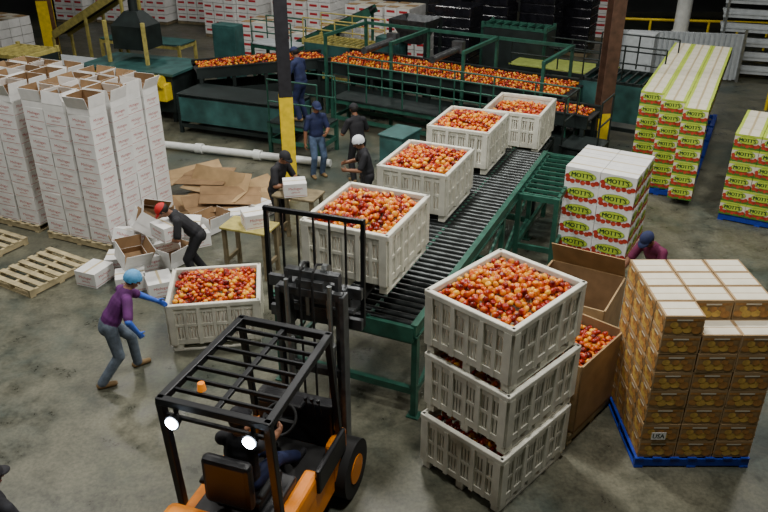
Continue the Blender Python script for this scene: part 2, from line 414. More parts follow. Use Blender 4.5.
# white cartons, tall stacks
mW=decor_box(.46,.40,.255,'white')
LB='white carton with red lettering in tall stack'
def topopen():
    root=thing('open_carton','open white carton showing brown inside on tall stack','carton',(0,0,0),0,'open white cartons on stacks')
    mb=MB()
    for a in range(4):
        X=Matrix.Rotation(a*math.pi/2,4,'Z'); w_,d=(.46,.40) if a%2==0 else (.40,.46)
        mb.box((0,-d/2+.005,.06),(w_,.008,.12),0,X); mb.box((0,-d/2+.011,.06),(w_-.02,.004,.115),1,X)
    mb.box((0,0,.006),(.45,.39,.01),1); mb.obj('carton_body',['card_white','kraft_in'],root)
    for a in range(4):
        w_,d=(.46,.40) if a%2==0 else (.40,.46)
        X=Matrix.Rotation(a*math.pi/2,4,'Z')@Matrix.Translation((0,-d/2,.12))@Matrix.Rotation(random.uniform(-.25,.5),4,'X')
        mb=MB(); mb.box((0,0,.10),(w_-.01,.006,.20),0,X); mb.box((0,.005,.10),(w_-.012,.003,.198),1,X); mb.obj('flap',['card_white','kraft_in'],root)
    return root
ocs=[topopen() for _ in range(3)]; ocu=set()
def tall(origin,ang,nu,nv,nz,cg=.03):
    pallet((origin[0]+math.cos(ang)*nu*.245-math.sin(ang)*nv*.21,origin[1]+math.sin(ang)*nu*.245+math.cos(ang)*nv*.21,0),ang,'wooden pallet under tall stack of white cartons','wood',nu*.49,nv*.43)
    c,s=math.cos(ang),math.sin(ang)
    for i in range(nu):
        for j in range(nv):
            ou,ov=random.uniform(-cg,cg)*.5,random.uniform(-cg,cg)*.5; la,lb_=random.uniform(-1,1)*.004,random.uniform(-1,1)*.004
            def pos(k): 
                u=(i+.5)*(.47+cg)+ou+la*k; v=(j+.5)*(.41+cg)+ov+lb_*k; return (origin[0]+u*c-v*s,origin[1]+u*s+v*c,.14+k*.258)
            for k in range(nz):
                if not(j==0 or i==nu-1): continue
                o=bpy.data.objects.new('white_carton',mW); COL.objects.link(o); o.location=pos(k); o.rotation_euler=(0,0,ang+random.uniform(-.02,.02)); meta(o,LB,'carton','white cartons in tall stacks')
            q=random.randrange(3); L=pos(nz)
            if q not in ocu: ocu.add(q); ocs[q].location=L; ocs[q].rotation_euler=(0,0,ang)
            else: clone(ocs[q],L,ang+random.uniform(-.05,.05)+random.choice((0,math.pi)))
tall((-6.15,12.55),R(-24),3,4,9)
tall((-7.75,13.35),R(-24),3,4,9)
tall((-9.4,14.1),R(-24),3,3,8)
pallet((-5.72,11.13,0),R(60),'empty weathered wooden pallet lying on the floor','wood')
pallet((-7.15,12.0,0),R(62),'empty wooden pallet lying beside carton stacks','wood')

# far white cartons as one stuff object
mb=MB()
def farblock(x,y,ang,nu,nv,nz,z0=.12,w_=.5,h=.3):
    X=Matrix.Translation((x,y,0))@Matrix.Rotation(ang,4,'Z')
    for i in range(nu):
        for k in range(nz):
            for j in(range(nv) if (i in(0,nu-1) or k==nz-1) else [0]):
                cx,cy,cz=(i+.5)*w_+random.uniform(-.01,.01),(j+.5)*.45,z0+(k+.5)*h
                mb.box((cx,cy,cz),(w_-.03,.43,h-.02),0,X)
                if j==0:
                    mb.add([(cx-w_*.32,cy-.217,cz-.02),(cx+w_*.32,cy-.217,cz-.02),(cx+w_*.32,cy-.217,cz+.06),(cx-w_*.32,cy-.217,cz+.06)],[(0,1,2,3)],1,X)
                if k==nz-1: mb.add([(cx-w_*.42,cy-.19,cz+h/2),(cx+w_*.42,cy-.19,cz+h/2),(cx+w_*.42,cy+.19,cz+h/2),(cx-w_*.42,cy+.19,cz+h/2)],[(0,1,2,3)],2 if (i+j)%2 else 4,X)
    mb.box((nu*w_/2,nv*.225,.06),(nu*w_,nv*.45,.1),3,X)
for q in range(6): farblock(-7.0+q*1.4,30.5-q*.6,R(-28),3-q%2,3,5+(q%3==0))
for q in range(5): farblock(-4.9+q*1.35,26.4-q*.35,R(-22),2,3,4-(q%2))
for q in range(2): farblock(-16+q*1.6,26.5+(q%2)*.6,R(-28),3,3,3+q%2)
for q in range(8): farblock(-14+q*1.75,33.5-q*.1,R(-20),3,2,7)
for q in range(3): farblock(5.6+q*1.2,30.4-q*.3,R(-20),2,2,6)
o=mb.obj('carton_stack',['card_white','red_ink','card_cream','wood_dark','kraft'],None); meta(o,'rows of white cartons with red print stacked on pallets','cartons',kind='stuff')

for (x,y,h) in [(2.3,24.2,2.3),(3.7,26.2,2.5),(2.2,26.3,2.7),(5.3,26.5,3.0),(6.8,27.6,2.9)]:
    root=thing('wrapped_load','pallet load wrapped in black stretch film','wrapped pallet',(x,y,0),R(-28),'black wrapped pallets')
    mb=MB()
    for k in range(int(h/.3)):
        g=random.uniform(-.015,.015); mb.box((g,g,.15+(k+.5)*.3),(1.2+g,1.05+g,.31))
    mb.obj('film_wrap',['wrap_black'],root,bevel=.04)
    mb=MB(); mb.box((0,0,.07),(1.2,1.0,.12)); mb.obj('pallet_base',['wood_dark'],root)

# ---------------------------------------------------------------- roller conveyor
root=thing('roller_conveyor','green steel roller conveyor with dark rollers carrying bins','conveyor',(-.22,9.17,0),A66)
x0,x1,yl,yr=-1.35,5.2,.66,-1.22
for yy in(yl,yr):
    mb=MB(); mb.box(((x0+x1)/2,yy,1.27),(x1-x0,.05,.17)); mb.box(((x0+x1)/2,yy,1.19),(x1-x0,.09,.02)); mb.box(((x0+x1)/2,yy,1.36),(x1-x0,.08,.02)); mb.obj('side_rail',['green_paint'],root)
mb=MB(); mb.box(((x0+x1)/2,-.62,1.27),(x1-x0,.04,.14)); mb.obj('centre_rail',['green_paint'],root)
mb=MB(); mb.box((x0,(yl+yr)/2,1.24),(.06,yl-yr,.2)); mb.obj('end_beam',['green_paint'],root)
r0=None; nx=50
for i in range(nx):
    xx=x0+.1+(x1-x0-.2)*i/(nx-1)
    if r0 is None:
        mb=MB(); mb.cyl((0,yl-.03,1.31),(0,yr+.03,1.31),.045,12); r0=mb.obj('roller',['roller_steel'],root,(xx,0,0))
    else:
        r=r0.copy(); COL.objects.link(r); r.parent=root; r.location=(xx,0,0)
for xx in(-1.28,.55,2.4,4.2):
    for yy in(yl,yr):
        mb=MB(); mb.box((xx,yy,.6),(.09,.07,1.2)); mb.box((xx,yy,.01),(.16,.16,.02)); mb.obj('leg',['green_paint'],root)
    mb=MB(); mb.box((xx,(yl+yr)/2,.38),(.07,yl-yr,.09)); mb.box((xx,(yl+yr)/2,1.12),(.07,yl-yr,.09)); mb.obj('cross_beam',['green_paint'],root)
for yy in(yl,yr):
    for xa in(-1.28,.55,2.4):
        mb=MB(); mb.bar((xa,yy,.3),(xa+1.8,yy,1.05),.04,.05); mb.box((xa+.9,yy,.38),(1.8,.05,.07)); mb.obj('side_brace',['green_paint'],root)

def rack(name,label,cat,loc,rz,sx,sy,sz,mk_,levels,bars=0,deck=None,panel=None,rail=0):
    root=thing(name,label,cat,loc,rz)
    for a in(-1,1):
        for b2 in(-1,1):
            mb=MB(); mb.box((a*(sx/2-.04),b2*(sy/2-.04),sz/2),(.08,.08,sz)); mb.obj('leg',[mk_],root)
    for z in levels:
        mb=MB()
        for b2 in(-1,1):
            mb.box((0,b2*(sy/2-.04),z),(sx-.02,.05,.09)); mb.box((b2*(sx/2-.04),0,z),(.05,sy-.02,.09))
        if z==levels[-1]:
            for i in range(bars): mb.box((-sx/2+(i+.5)*sx/bars,0,z+.02),(.04,sy-.03,.05))
        mb.obj('frame_rail',[mk_],root)
    if deck:
        mb=MB(); mb.box((0,0,sz-.01),(sx,sy,.03)); mb.obj('deck',[deck],root)
    if panel:
        mb=MB(); 
        for b2 in(-1,1): mb.box((0,b2*(sy/2-.01),sz*.62),(sx-.01,.02,sz*.6)); mb.box((b2*(sx/2-.01),0,sz*.62),(.02,sy-.01,sz*.6))
        mb.obj('side_panel',[panel],root)
    if rail:
        for b2 in(-1,1):
            mb=MB()
            n_=max(2,int(sx/1.0)+1)
            for i in range(n_): mb.cyl((-sx/2+.05+(sx-.1)*i/(n_-1),b2*(sy/2-.03),sz-.02),(-sx/2+.05+(sx-.1)*i/(n_-1),b2*(sy/2-.03),sz+rail),.02,8)
            for zz in(.5,1): mb.cyl((-sx/2+.05,b2*(sy/2-.03),sz+rail*zz),(sx/2-.05,b2*(sy/2-.03),sz+rail*zz),.02,8)
            mb.obj('guard_rail',[mk_],root)
    return root
rack('support_frame','green steel support frame beside the roller conveyor','frame',(2.95,12.4,0),A66,2.2,.7,1.3,'green_paint',[.35,1.25],10)
rack('bin_dumper','dark green bin dumper stand under apple bin','machine',(2.62,14.3,0),A66,1.3,1.2,1.23,'dark_machine',[.35,1.15],6)

# ---------------------------------------------------------------- sorting machinery
PA=R(-31)
def trough(name,label,cx,cy,ang,L,W,z,mk_='dark_machine',nlegs=5,hump=.05):
    root=thing(name,label,'machine',(cx,cy,0),ang)
    mb=MB(); mb.box((0,0,z-.06),(L,W,.04)); mb.obj('belt',['rubber'],root)
    for s_ in(-1,1):
        mb=MB(); mb.box((0,s_*W/2,z-.08),(L,.05,.26)); mb.box((0,s_*W/2,z+.06),(L,.09,.03)); mb.obj('side_rail',[mk_],root)
        for i in range(nlegs):
            mb=MB(); mb.box((-L/2+.1+(L-.2)*i/(nlegs-1),s_*(W/2-.03),z/2-.07),(.09,.09,z-.14)); mb.obj('leg',[mk_],root)
        mb=MB(); mb.box((0,s_*(W/2-.02),z*.45),(L,.04,z*.35)); mb.obj('skirt_panel',[mk_],root)
    heap(cx,cy,z+.0,ang,L-.15,W-.12,far,hump,1,.085)
    return root
trough('sorting_table','wide dark sorting conveyor covered with apples',1.55,19.6,PA,6.9,1.7,1.3)
trough('feed_conveyor','dark trough conveyor of apples feeding the sorter',-3.3,20.6,R(20),3.6,1.0,1.35,hump=.12)
trough('return_conveyor','narrow dark conveyor with scattered apples',3.8,16.35,PA,1.7,.9,1.3,nlegs=3,hump=.06)
root=thing('sorter_rig','steel overhead frame with rollers above sorting conveyor','machine',(1.55,19.6,0),PA)
for xx in(-3.0,-1.0,1.0,3.0):
    for s_ in(-1,1):
        mb=MB(); mb.box((xx,s_*1.0,1.05),(.07,.07,2.1)); mb.obj('post',['green_paint'],root)
    mb=MB(); mb.box((xx,0,2.1),(.08,2.08,.08)); mb.obj('cross_beam',['green_paint'],root)
mb=MB(); mb.box((0,1.0,2.1),(6.1,.06,.08)); mb.obj('top_beam',['green_paint'],root)
for xx in(-2,.0):
    mb=MB(); mb.cyl((xx,-.7,1.75),(xx,.7,1.75),.09,14); mb.box((xx,.8,1.8),(.3,.2,.3)); mb.obj('brush_roller',['mast_grey'],root)
rack('machine_frame','long dark green machinery frame with catwalk','machine',(1.5,17.75,0),PA,6.2,.8,.8,'green_paint',[.3,.72],16,'dark_machine',None,.9)
rack('water_tank','long dark steel wash tank below conveyor','machine',(-3.5,18.55,0),R(-22),3.2,1.1,1.0,'dark_machine',[.2,.9],0,'dark_machine','teal_paint')
rack('work_platform','teal steel operator platform with handrails','platform',(-1.9,17.25,0),R(-25),1.4,.9,.75,'green_paint',[.3,.68],8,'dark_machine',None,1.0)
rack('control_stand','dark machine frame with teal panels','machine',(6.0,18.6,0),PA,2.0,1.4,1.5,'dark_machine',[.3,.9,1.4],10,None,'teal_paint',.8)
rack('lime_conveyor','machine frame topped with lime green cover','machine',(5.0,21.2,0),PA,2.8,1.2,1.1,'dark_machine',[.3,1.0],0,'tarp_lime',None,.6)
rack('side_catwalk','dark green catwalk with tall handrail','platform',(4.2,15.2,0),R(59),.9,.8,.9,'dark_machine',[.3,.8],10,'dark_machine',None,1.0)
rack('grading_frame','tall dark steel grading frame with chutes','machine',(3.9,22.6,0),PA,2.0,.8,2.0,'green_paint',[.4,1.2,1.9],8,None,'dark_machine')
rack('sizer_frame','dark steel sizing machine with yellow posts','machine',(-1.2,23.2,0),PA,2.4,1.0,1.4,'yellow_worn',[.3,1.3],12,None,'teal_paint',.6)
rack('packing_bench','packing bench loaded with sorting gear','machine',(-3.2,23.6,0),PA,1.6,.8,1.2,'green_paint',[.3,1.1],8,'panel_white',None,.7)
def elevator(loc,rz,L,rise,label,mk_='dark_machine',z0=.8):
    root=thing('inclined_elevator',label,'conveyor',loc,rz)
    for s_ in(-.4,.4):
        mb=MB(); mb.bar((-L/2,s_,z0),(L/2,s_,z0+rise),.05,.24); mb.obj('side_rail',[mk_],root)
        for t in(0.05,.5,.95):
            mb=MB(); h=z0+rise*t; mb.box((-L/2+L*t,s_,h/2-.03),(.08,.08,h-.06)); mb.obj('leg',[mk_],root)
    mb=MB(); mb.bar((-L/2,0,z0+.02),(L/2,0,z0+rise+.02),.74,.05)
    for i in range(10): 
        t=(i+.5)/10; mb.box((-L/2+L*t,0,z0+rise*t+.09),(.03,.72,.09))
    mb.obj('cleated_belt',['rubber'],root)
    return root
elevator((-1.6,25.0,0),R(-15),2.6,1.2,'dark inclined cleated elevator conveyor','green_paint')
elevator((-9.6,26.0,0),R(-25),3.6,1.8,'yellow sided inclined elevator conveyor','yellow_worn')
for (x,y,rz,h,mk_) in [(-4.6,22.9,-25,1.9,'teal_paint'),(-12.2,21.5,-20,1.7,'dark_machine'),(7.4,22.2,-31,1.8,'panel_white'),(-7.7,18.2,-20,1.3,'dark_machine'),(0.2,22.6,-31,1.6,'teal_paint')]:
    root=thing('control_cabinet','upright metal control cabinet with door beside machinery','cabinet',(x,y,0),R(rz))
    mb=MB(); mb.box((0,0,h/2+.05),(.8,.45,h-.1)); mb.box((0,0,.05),(.7,.4,.1)); mb.obj('cabinet_body',[mk_],root,bevel=.015)
    d=MB(); d.box((0,-.235,h/2+.05),(.7,.02,h-.25)); dd=d.obj('door',[mk_],root)
    d=MB(); d.box((.28,-.26,h/2),(.03,.03,.16)); d.obj('handle',['steel'],dd)
root=thing('apple_hopper','dull steel funnel hopper above sorting line','machine',(.9,22.2,0),PA)
mb=MB(); mb.add([(-.6,-.5,2.2),(.6,-.5,2.2),(.6,.5,2.2),(-.6,.5,2.2),(-.25,-.2,1.5),(.25,-.2,1.5),(.25,.2,1.5),(-.25,.2,1.5)],[(0,1,5,4),(1,2,6,5),(2,3,7,6),(3,0,4,7)]); mb.obj('funnel',['mast_grey'],root)
for a in(-1,1):
    for b2 in(-1,1):
        mb=MB(); mb.box((a*.56,b2*.46,1.1),(.07,.07,2.2)); mb.obj('leg',['dark_machine'],root)
for i,(p,q,z,r_,mk_) in enumerate([((-14,29),(9,22.6),4.3,.06,'steel'),((-13,31),(10,25),5.0,.09,'mast_grey')]):
    root=thing('overhead_pipe','long overhead service pipe on hangers','pipe')
    mb=MB(); mb.cyl((*p,z),(*q,z),r_,12); mb.obj('pipe_run',[mk_],root)
    for t in(.1,.3,.5,.7,.9):
        mb=MB(); x_=p[0]+(q[0]-p[0])*t; y_=p[1]+(q[1]-p[1])*t; mb.cyl((x_,y_,z),(x_,y_,9.5),.015,6); mb.obj('hanger',['steel'],root)
root=thing('teal_cart','small teal metal cabinet cart beside conveyor','cart',(.33,15.1,0),PA)
mb=MB(); mb.box((0,0,.68),(.55,.75,.95)); mb.box((0,0,1.18),(.6,.8,.04)); mb.obj('cabinet_body',['teal_paint'],root,bevel=.015)
for a in(-1,1):
    for b2 in(-1,1): mb=MB(); mb.cyl((a*.2-.02,b2*.3,.09),(a*.2+.02,b2*.3,.09),.09,12); mb.box((a*.2,b2*.3,.16),(.06,.06,.1)); mb.obj('caster',['rubber'],root)
root=thing('packing_machine','dark teal packing machine with hood and yellow motor','machine',(-6.5,20.6,0),R(-20))
mb=MB(); mb.box((0,0,.75),(2.8,1.5,1.0)); mb.obj('machine_body',['dark_machine'],root,bevel=.03)
mb=MB(); mb.box((0,0,1.28),(3.0,1.7,.06)); mb.obj('table_top',['teal_paint'],root)
mb=MB(); mb.box((-.3,.3,1.95),(1.0,.8,.6)); mb.add([(-.8,-.1,2.25),(.2,-.1,2.25),(.2,.7,2.25),(-.8,.7,2.25),(-.5,.15,2.6),(-.1,.15,2.6),(-.1,.45,2.6),(-.5,.45,2.6)],CUBE_F); mb.cyl((-.3,.3,2.6),(-.3,.3,4.5),.12,16); mb.obj('hood',['dark_machine'],root)
for a in(-1,1):
    mb=MB(); mb.box((-.3+a*.6,-.2,1.85),(.08,.08,1.1)); mb.obj('hood_post',['yellow_worn'],root)
mb=MB(); mb.box((.9,-.85,.85),(.9,.35,.45)); mb.cyl((.9,-1.05,1.15),(1.3,-1.05,1.15),.16,16); mb.obj('motor_cover',['yellow_paint'],root,bevel=.02)
mb=MB(); mb.box((-1.2,-.8,1.0),(.5,.2,.4)); mb.obj('control_box',['yellow_paint'],root,bevel=.02)
for xx in(-1.3,0,1.3):
    for yy in(-.65,.65):
        mb=MB(); mb.box((xx,yy,.13),(.1,.1,.26)); mb.obj('leg',['dark_machine'],root)
rack('infeed_table','long pale infeed table behind carton stacks','table',(-10.6,22.8,0),R(-22),4.5,1.0,1.0,'teal_paint',[.3,.9],0,'panel_white')
rack('transfer_table','dark transfer table with worn yellow legs','table',(-7.4,24.2,0),R(-22),3.0,.9,1.2,'yellow_worn',[.4,1.1],0,'teal_paint')
rack('press_stand','dark steel press frame with worn yellow posts','machine',(-9.3,19.7,0),R(-22),1.4,1.2,1.9,'yellow_worn',[.4,1.2,1.8],6,None,'dark_machine')

root=thing('drain_pipe','white plastic drain pipe with couplings along the floor','pipe',(0,0,0))
p0,p1=Vector((-5.7,17.5,.12)),Vector((-1.2,16.1,.12))
mb=MB(); mb.cyl(p0,p1,.085,16); mb.cyl(p0,p0+Vector((0,0,.7)),.085,16); mb.obj('pipe_run',['pvc'],root)
for t_ in(.02,.3,.62,.95):
    q=p0.lerp(p1,t_); d=(p1-p0).normalized()*.09; mb=MB(); mb.cyl(q-d,q+d,.12,16); mb.obj('coupling',['pvc'],root)

def column(x,y,rz,mk_,label,yh,top=9.4,w_=.26):
    root=thing('steel_column',label,'column',(x,y,0),rz)
    mb=MB(); mb.box((0,0,top/2),(.02,w_,top)); mb.box((0,w_/2,top/2),(w_,.025,top)); mb.box((0,-w_/2,top/2),(w_,.025,top)); mb.obj('beam',[mk_],root)
    mb=MB(); mb.box((0,w_/2+.016,yh/2),(w_+.02,.012,yh)); mb.box((0,-w_/2-.016,yh/2),(w_+.02,.012,yh)); mb.box((.02,0,yh/2),(.02,w_,yh)); mb.obj('yellow_guard',['yellow_paint'],root)
    mb=MB(); mb.box((0,0,.015),(w_+.15,w_+.15,.03)); mb.obj('base_plate',['steel_black'],root)
column(-2.03,15.4,R(10),'beam_dark','dark steel column with yellow painted lower section',1.85)
column(5.05,17.1,R(10),'rust_beam','rust brown steel column with yellow base',1.0,w_=.30)
column(-11.4,26.5,0,'rust_beam','dark brown steel column behind carton stacks',2.0,w_=.36)

def railing(x,y,rz,L,z0=0,label='yellow painted steel safety railing'):
    root=thing('safety_railing',label,'railing',(x,y,z0),rz,'yellow safety railings')
    for i in range(int(L)+1):
        mb=MB(); mb.cyl((i*L/int(L),0,0),(i*L/int(L),0,1.1),.045,10); mb.obj('post',['yellow_paint'],root)
    for z in(.55,1.08):
        mb=MB(); mb.cyl((0,0,z),(L,0,z),.045,10); mb.obj('rail',['yellow_paint'],root)
railing(8.6,28.3,R(-10),7); railing(9.2,29.0,R(-8),8,2.7,'yellow railing along the mezzanine edge'); railing(7.4,25.8,R(-12),4); railing(10.6,20.6,R(60),3)
root=thing('mezzanine','dark steel mezzanine deck with posts','platform',(13,30.5,0),R(-8))
mb=MB(); mb.box((0,0,2.6),(9,3,.2)); mb.obj('deck',['dark_machine'],root)
for xx in(-4.3,-1.5,1.5,4.3):
    mb=MB(); mb.box((xx,-1.4,1.25),(.15,.15,2.5)); mb.obj('post',['dark_machine'],root)
root=thing('corrugated_panel','pale corrugated metal panel screen','panel',(9.2,24.0,0),R(-12))
mb=MB()
for i in range(24): mb.box((-1.8+i*.15,0,.75),(.09,.06,1.4))
mb.box((0,.05,.75),(3.7,.02,1.4)); mb.obj('sheet',['panel_white'],root)
for a in(-1,1):
    mb=MB(); mb.box((a*1.85,0,.8),(.08,.1,1.6)); mb.obj('post',['steel'],root)
root=thing('duct_pipe','large white vertical duct pipe','pipe',(9.9,26.0,0))
mb=MB(); mb.cyl((0,0,0),(0,0,9.4),.24,20); mb.obj('duct',['pvc'],root)
for z in(1,2.6,4.2,5.8):
    mb=MB(); mb.cyl((0,0,z),(0,0,z+.1),.28,20); mb.obj('collar',['pvc'],root)
root=thing('rack_panel','stack of pale slatted panels on a steel rack','panel',(12.2,24.0,0),R(-20))
for k in range(6):
    mb=MB(); mb.box((0,.1,.3+k*.42),(3.4,.9,.05)); mb.box((0,-.3,.3+k*.42),(3.4,.04,.26)); mb.obj('slat_layer',['panel_white'],root)
for a in(-1.6,0,1.6):
    for b2 in(-.34,.5): mb=MB(); mb.box((a,b2,1.35),(.07,.05,2.7)); mb.obj('upright',['steel'],root)

# ---------------------------------------------------------------- loose cartons, flats, tables
for i,(x,y,z,rx,ry,rz) in enumerate([(-4.1,10.75,.0,0,0,.3),(-3.62,11.55,0,0,0,1.0),(-4.45,11.4,0,0,0,.1),(-4.0,12.0,0,0,0,.8),(-4.15,11.1,.27,.35,.1,.7),(-4.4,11.75,.28,.1,.4,1.3),
      (-3.75,11.75,.28,.4,-.2,.2),(-4.1,11.55,.6,.7,.2,2.0),(-3.4,12.3,0,0,0,.5),(-3.5,12.2,.27,.2,.1,.1),(-4.6,12.2,0,0,0,1.7),(-4.75,10.95,.0,0,0,1.2),(-4.0,11.45,0,0,0,.5),(-3.2,12.9,0,0,0,.9),(-3.9,12.6,0,0,0,.2),(-3.95,12.5,.27,.2,.3,.9),(-4.0,12.0,.62,1.0,.3,.4),(-3.6,10.6,0,0,0,2.0)]):
    if i%3==1:
        o=clone(ocs[i%3],(x,y,z+.02),rot=(rx,ry,rz),label='open white carton lying in a tumbled pile'); o['group']='tumbled white cartons'; continue
    o=bpy.data.objects.new('loose_carton',mW); COL.objects.link(o); o.location=(x,y,z); o.rotation_euler=(rx,ry,rz)
    meta(o,'white red-printed carton in a tumbled pile','carton','tumbled white cartons')
for (x,y,z,rz) in [(-2.1,11.25,.87,.4),(-1.55,12.25,1.0,.2),(-3.4,10.75,.9,2.4),(-2.75,13.2,0,.3),(-2.4,13.6,0,.9)]:
    o=bpy.data.objects.new('packing_carton',mW); COL.objects.link(o); o.location=(x,y,z); o.rotation_euler=(0,0,rz); o.scale=(.85,.85,.95)
    meta(o,'white red-printed carton being packed by a worker','carton')
for i in range(13):
    mb=MB(); w_=random.uniform(.8,1.3);d=random.uniform(.6,1.0)
    mb.box((0,0,.006),(w_,d*.5,.008)); X=Matrix.Translation((0,d*.25,.01))@Matrix.Rotation(random.uniform(.1,.9),4,'X'); mb.box((0,d*.2,0),(w_,d*.4,.008),0,X)
    o=mb.obj('cardboard_flat',['kraft' if i%3 else 'kraft_in'],None,(-3.1+random.uniform(-.9,.9),14.1+random.uniform(-.8,.6),.03+i*.03),random.uniform(-.8,.8)); o.rotation_euler[0]=random.uniform(-.06,.16); o.rotation_euler[1]=random.uniform(-.1,.1)
    meta(o,'brown flattened cardboard sheet lying in a pile','cardboard',group='flattened cardboard sheets')
def table(x,y,rz,w_,d,h,top,label):
    root=thing('work_table',label,'table',(x,y,0),R(rz))
    mb=MB(); mb.box((0,0,h),(w_,d,.04)); mb.obj('table_top',[top],root,bevel=.008)
    for a in(-1,1):
        for b2 in(-1,1): mb=MB(); mb.box((a*(w_/2-.06),b2*(d/2-.05),h/2-.01),(.06,.06,h-.02)); mb.obj('leg',['wood_dark'],root)
        mb=MB(); mb.box((a*(w_/2-.06),0,h*.3),(.04,d-.1,.07)); mb.obj('stretcher',['wood_dark'],root)
table(-2.2,11.25,-20,.85,.5,.85,'yellow_worn','small worn yellow wooden packing table')
table(-1.5,12.3,-20,.8,.5,.97,'wood_dark','low wooden packing bench')

# ---------------------------------------------------------------- forklift
HD=R(71)
root=thing('forklift','orange and black forklift with headlamps lit lifting a bin','forklift',(-1.17,5.58,0),HD)
FK=root
def P_(name,mats,bevel,fn,par=None):
    mb=MB(); fn(mb); return mb.obj(name,mats,par or FK,bevel=bevel)
P_('chassis',['orange_paint'],.04,lambda m:(m.box((0,0,.45),(1.9,1.0,.42)),m.box((-.35,.43,.74),(1.1,.16,.26)),m.box((-.35,-.43,.74),(1.1,.16,.26)),m.box((.72,.46,.62),(.35,.12,.5)),m.box((.72,-.46,.62),(.35,.12,.5))))
P_('counterweight',['orange_paint'],.08,lambda m:(m.box((-1.05,0,.65),(.5,1.08,.8)),m.box((-.95,0,1.05),(.34,1.0,.14))))
P_('engine_hood',['seat_black'],.03,lambda m:m.box((-.42,0,.84),(.85,.72,.22)))
P_('floor_plate',['rubber'],0,lambda m:m.box((.35,0,.67),(.75,.9,.03)))
P_('dashboard',['seat_black'],.03,lambda m:(m.box((.80,0,.95),(.16,.86,.55)),m.box((.72,.12,1.20),(.2,.5,.06))))
P_('side_cowl',['seat_black'],.03,lambda m:m.box((.45,-.52,.80),(.7,.06,.3)))
s_=P_('seat',['seat_black'],.04,lambda m:m.box((-.3,0,1.0),(.5,.5,.12)))
P_('backrest_cushion',['seat_black'],.05,lambda m:m.box((-.60,0,1.3),(.12,.48,.52)),s_)
for q in(-1,1): P_('armrest',['rubber'],.02,lambda m:m.box((-.42,q*.29,1.2),(.36,.06,.05)),s_)
X=Matrix.Translation((.40,0,1.22))@Matrix.Rotation(R(-35),4,'Y')
sw=P_('steering_wheel',['rubber'],0,lambda m:(m.torus((0,0,0),.17,.016,X),m.bar((0,-.16,0),(0,.16,0),.03,.015,0,X),m.bar((0,0,0),(.16,0,0),.03,.015,0,X)))
P_('steering_column',['steel_black'],0,lambda m:m.cyl((.41,0,1.2),(.74,0,.95),.03,10))
for i in range(3):
    P_('control_lever',['steel_black'],0,lambda m:(m.cyl((.66,-.2-.07*i,1.15),(.6,-.2-.07*i,1.38),.009,8),m.cyl((.6,-.2-.07*i,1.36),(.595,-.2-.07*i,1.40),.02,8)))
GT=2.15
def guard(m):
    for s in(-1,1):
        m.bar((-.62,s*.5,.9),(-.70,s*.5,GT),.07,.07); m.bar((.78,s*.48,.8),(.62,s*.46,GT),.06,.06); m.bar((-.72,s*.5,GT),(.66,s*.46,GT),.07,.07)
    m.bar((-.70,-.53,GT),(-.70,.53,GT),.07,.07); m.bar((.64,-.49,GT),(.64,.49,GT),.07,.07); m.bar((-.70,-.53,GT-.14),(-.70,.53,GT-.14),.035,.035)
    for i in range(1,8): m.bar((-.70+.168*i,-.48,GT),(-.70+.168*i,.48,GT),.028,.04)
    m.bar((-.7,0,GT-.01),(.64,0,GT-.01),.05,.035)
P_('overhead_guard',['steel_black'],.008,guard)
for s in(-1,1):
    h=P_('headlamp',['steel_black'],0,lambda m:(m.cyl((-.78,s*.36,2.0),(-.70,s*.36,2.0),.07,18,0,.05),m.box((-.70,s*.36,2.07),(.03,.03,.12))))
    P_('lamp_lens',['lens'],0,lambda m:m.cyl((-.792,s*.36,2.0),(-.781,s*.36,2.0),.055,18),h)
    l=bpy.data.lights.new('headlamp_beam','SPOT'); l.energy=25; l.spot_size=R(120); l.color=(.8,.9,1); l.shadow_soft_size=.05
    lo=bpy.data.objects.new('headlamp_beam',l); COL.objects.link(lo); lo.parent=FK; lo.location=(-.82,s*.36,2.0); lo.rotation_euler=(0,R(60),0)
P_('beacon',['amber'],0,lambda m:(m.cyl((-.5,.22,GT+.03),(-.5,.22,GT+.10),.04,14,0,.03)))
def mast(m):
    for s in(-1,1):
        m.box((1.28,s*.36,1.13),(.14,.05,2.2)); m.box((1.28,s*.33,1.13),(.03,.08,2.2))
    for z in(.35,1.25,2.2): m.box((1.27,0,z),(.08,.72,.09))
P_('mast',['mast_grey'],.006,mast)
P_('inner_mast',['mast_grey'],.006,lambda m:(m.box((1.34,.28,1.4),(.1,.045,2.0)),m.box((1.34,-.28,1.4),(.1,.045,2.0)),m.box((1.34,0,2.38),(.09,.6,.08)),m.box((1.34,0,2.28),(.2,.3,.12))))
for s in(-1,1):
    P_('lift_cylinder',['steel'],0,lambda m:(m.cyl((1.2,s*.24,.3),(1.2,s*.24,1.6),.045,14),m.cyl((1.2,s*.24,1.6),(1.2,s*.24,2.35),.025,12),m.cyl((1.2,s*.24,1.58),(1.2,s*.24,1.64),.055,14)))
    P_('lift_chain',['steel'],0,lambda m:m.box((1.44,s*.12,2.1),(.02,.04,.6)))
    P_('hydraulic_hose',['rubber'],0,lambda m:m.path([(1.16,s*.07,.6),(1.16,s*.07,2.35),(1.2,s*.07,2.48),(1.3,s*.07,2.52),(1.42,s*.08,2.46),(1.46,s*.1,2.2),(1.5,s*.12,1.9)],.014,8))
    P_('chain_pulley',['steel'],0,lambda m:m.cyl((1.40,s*.12-.03,2.40),(1.40,s*.12+.03,2.40),.075,18))
    P_('fork',['steel_black'],.006,lambda m:(m.box((1.62,s*.28+.05,1.86),(.05,.13,.5)),m.box((2.2,s*.28+.05,1.715),(1.2,.12,.045))))
def carr(m):
    for z in(1.72,2.1): m.box((1.56,.08,z),(.06,1.08,.13))
    for s in(-1,1): m.box((1.5,s*.3+.04,1.92),(.08,.1,.5))
P_('carriage',['mast_grey'],.006,carr)
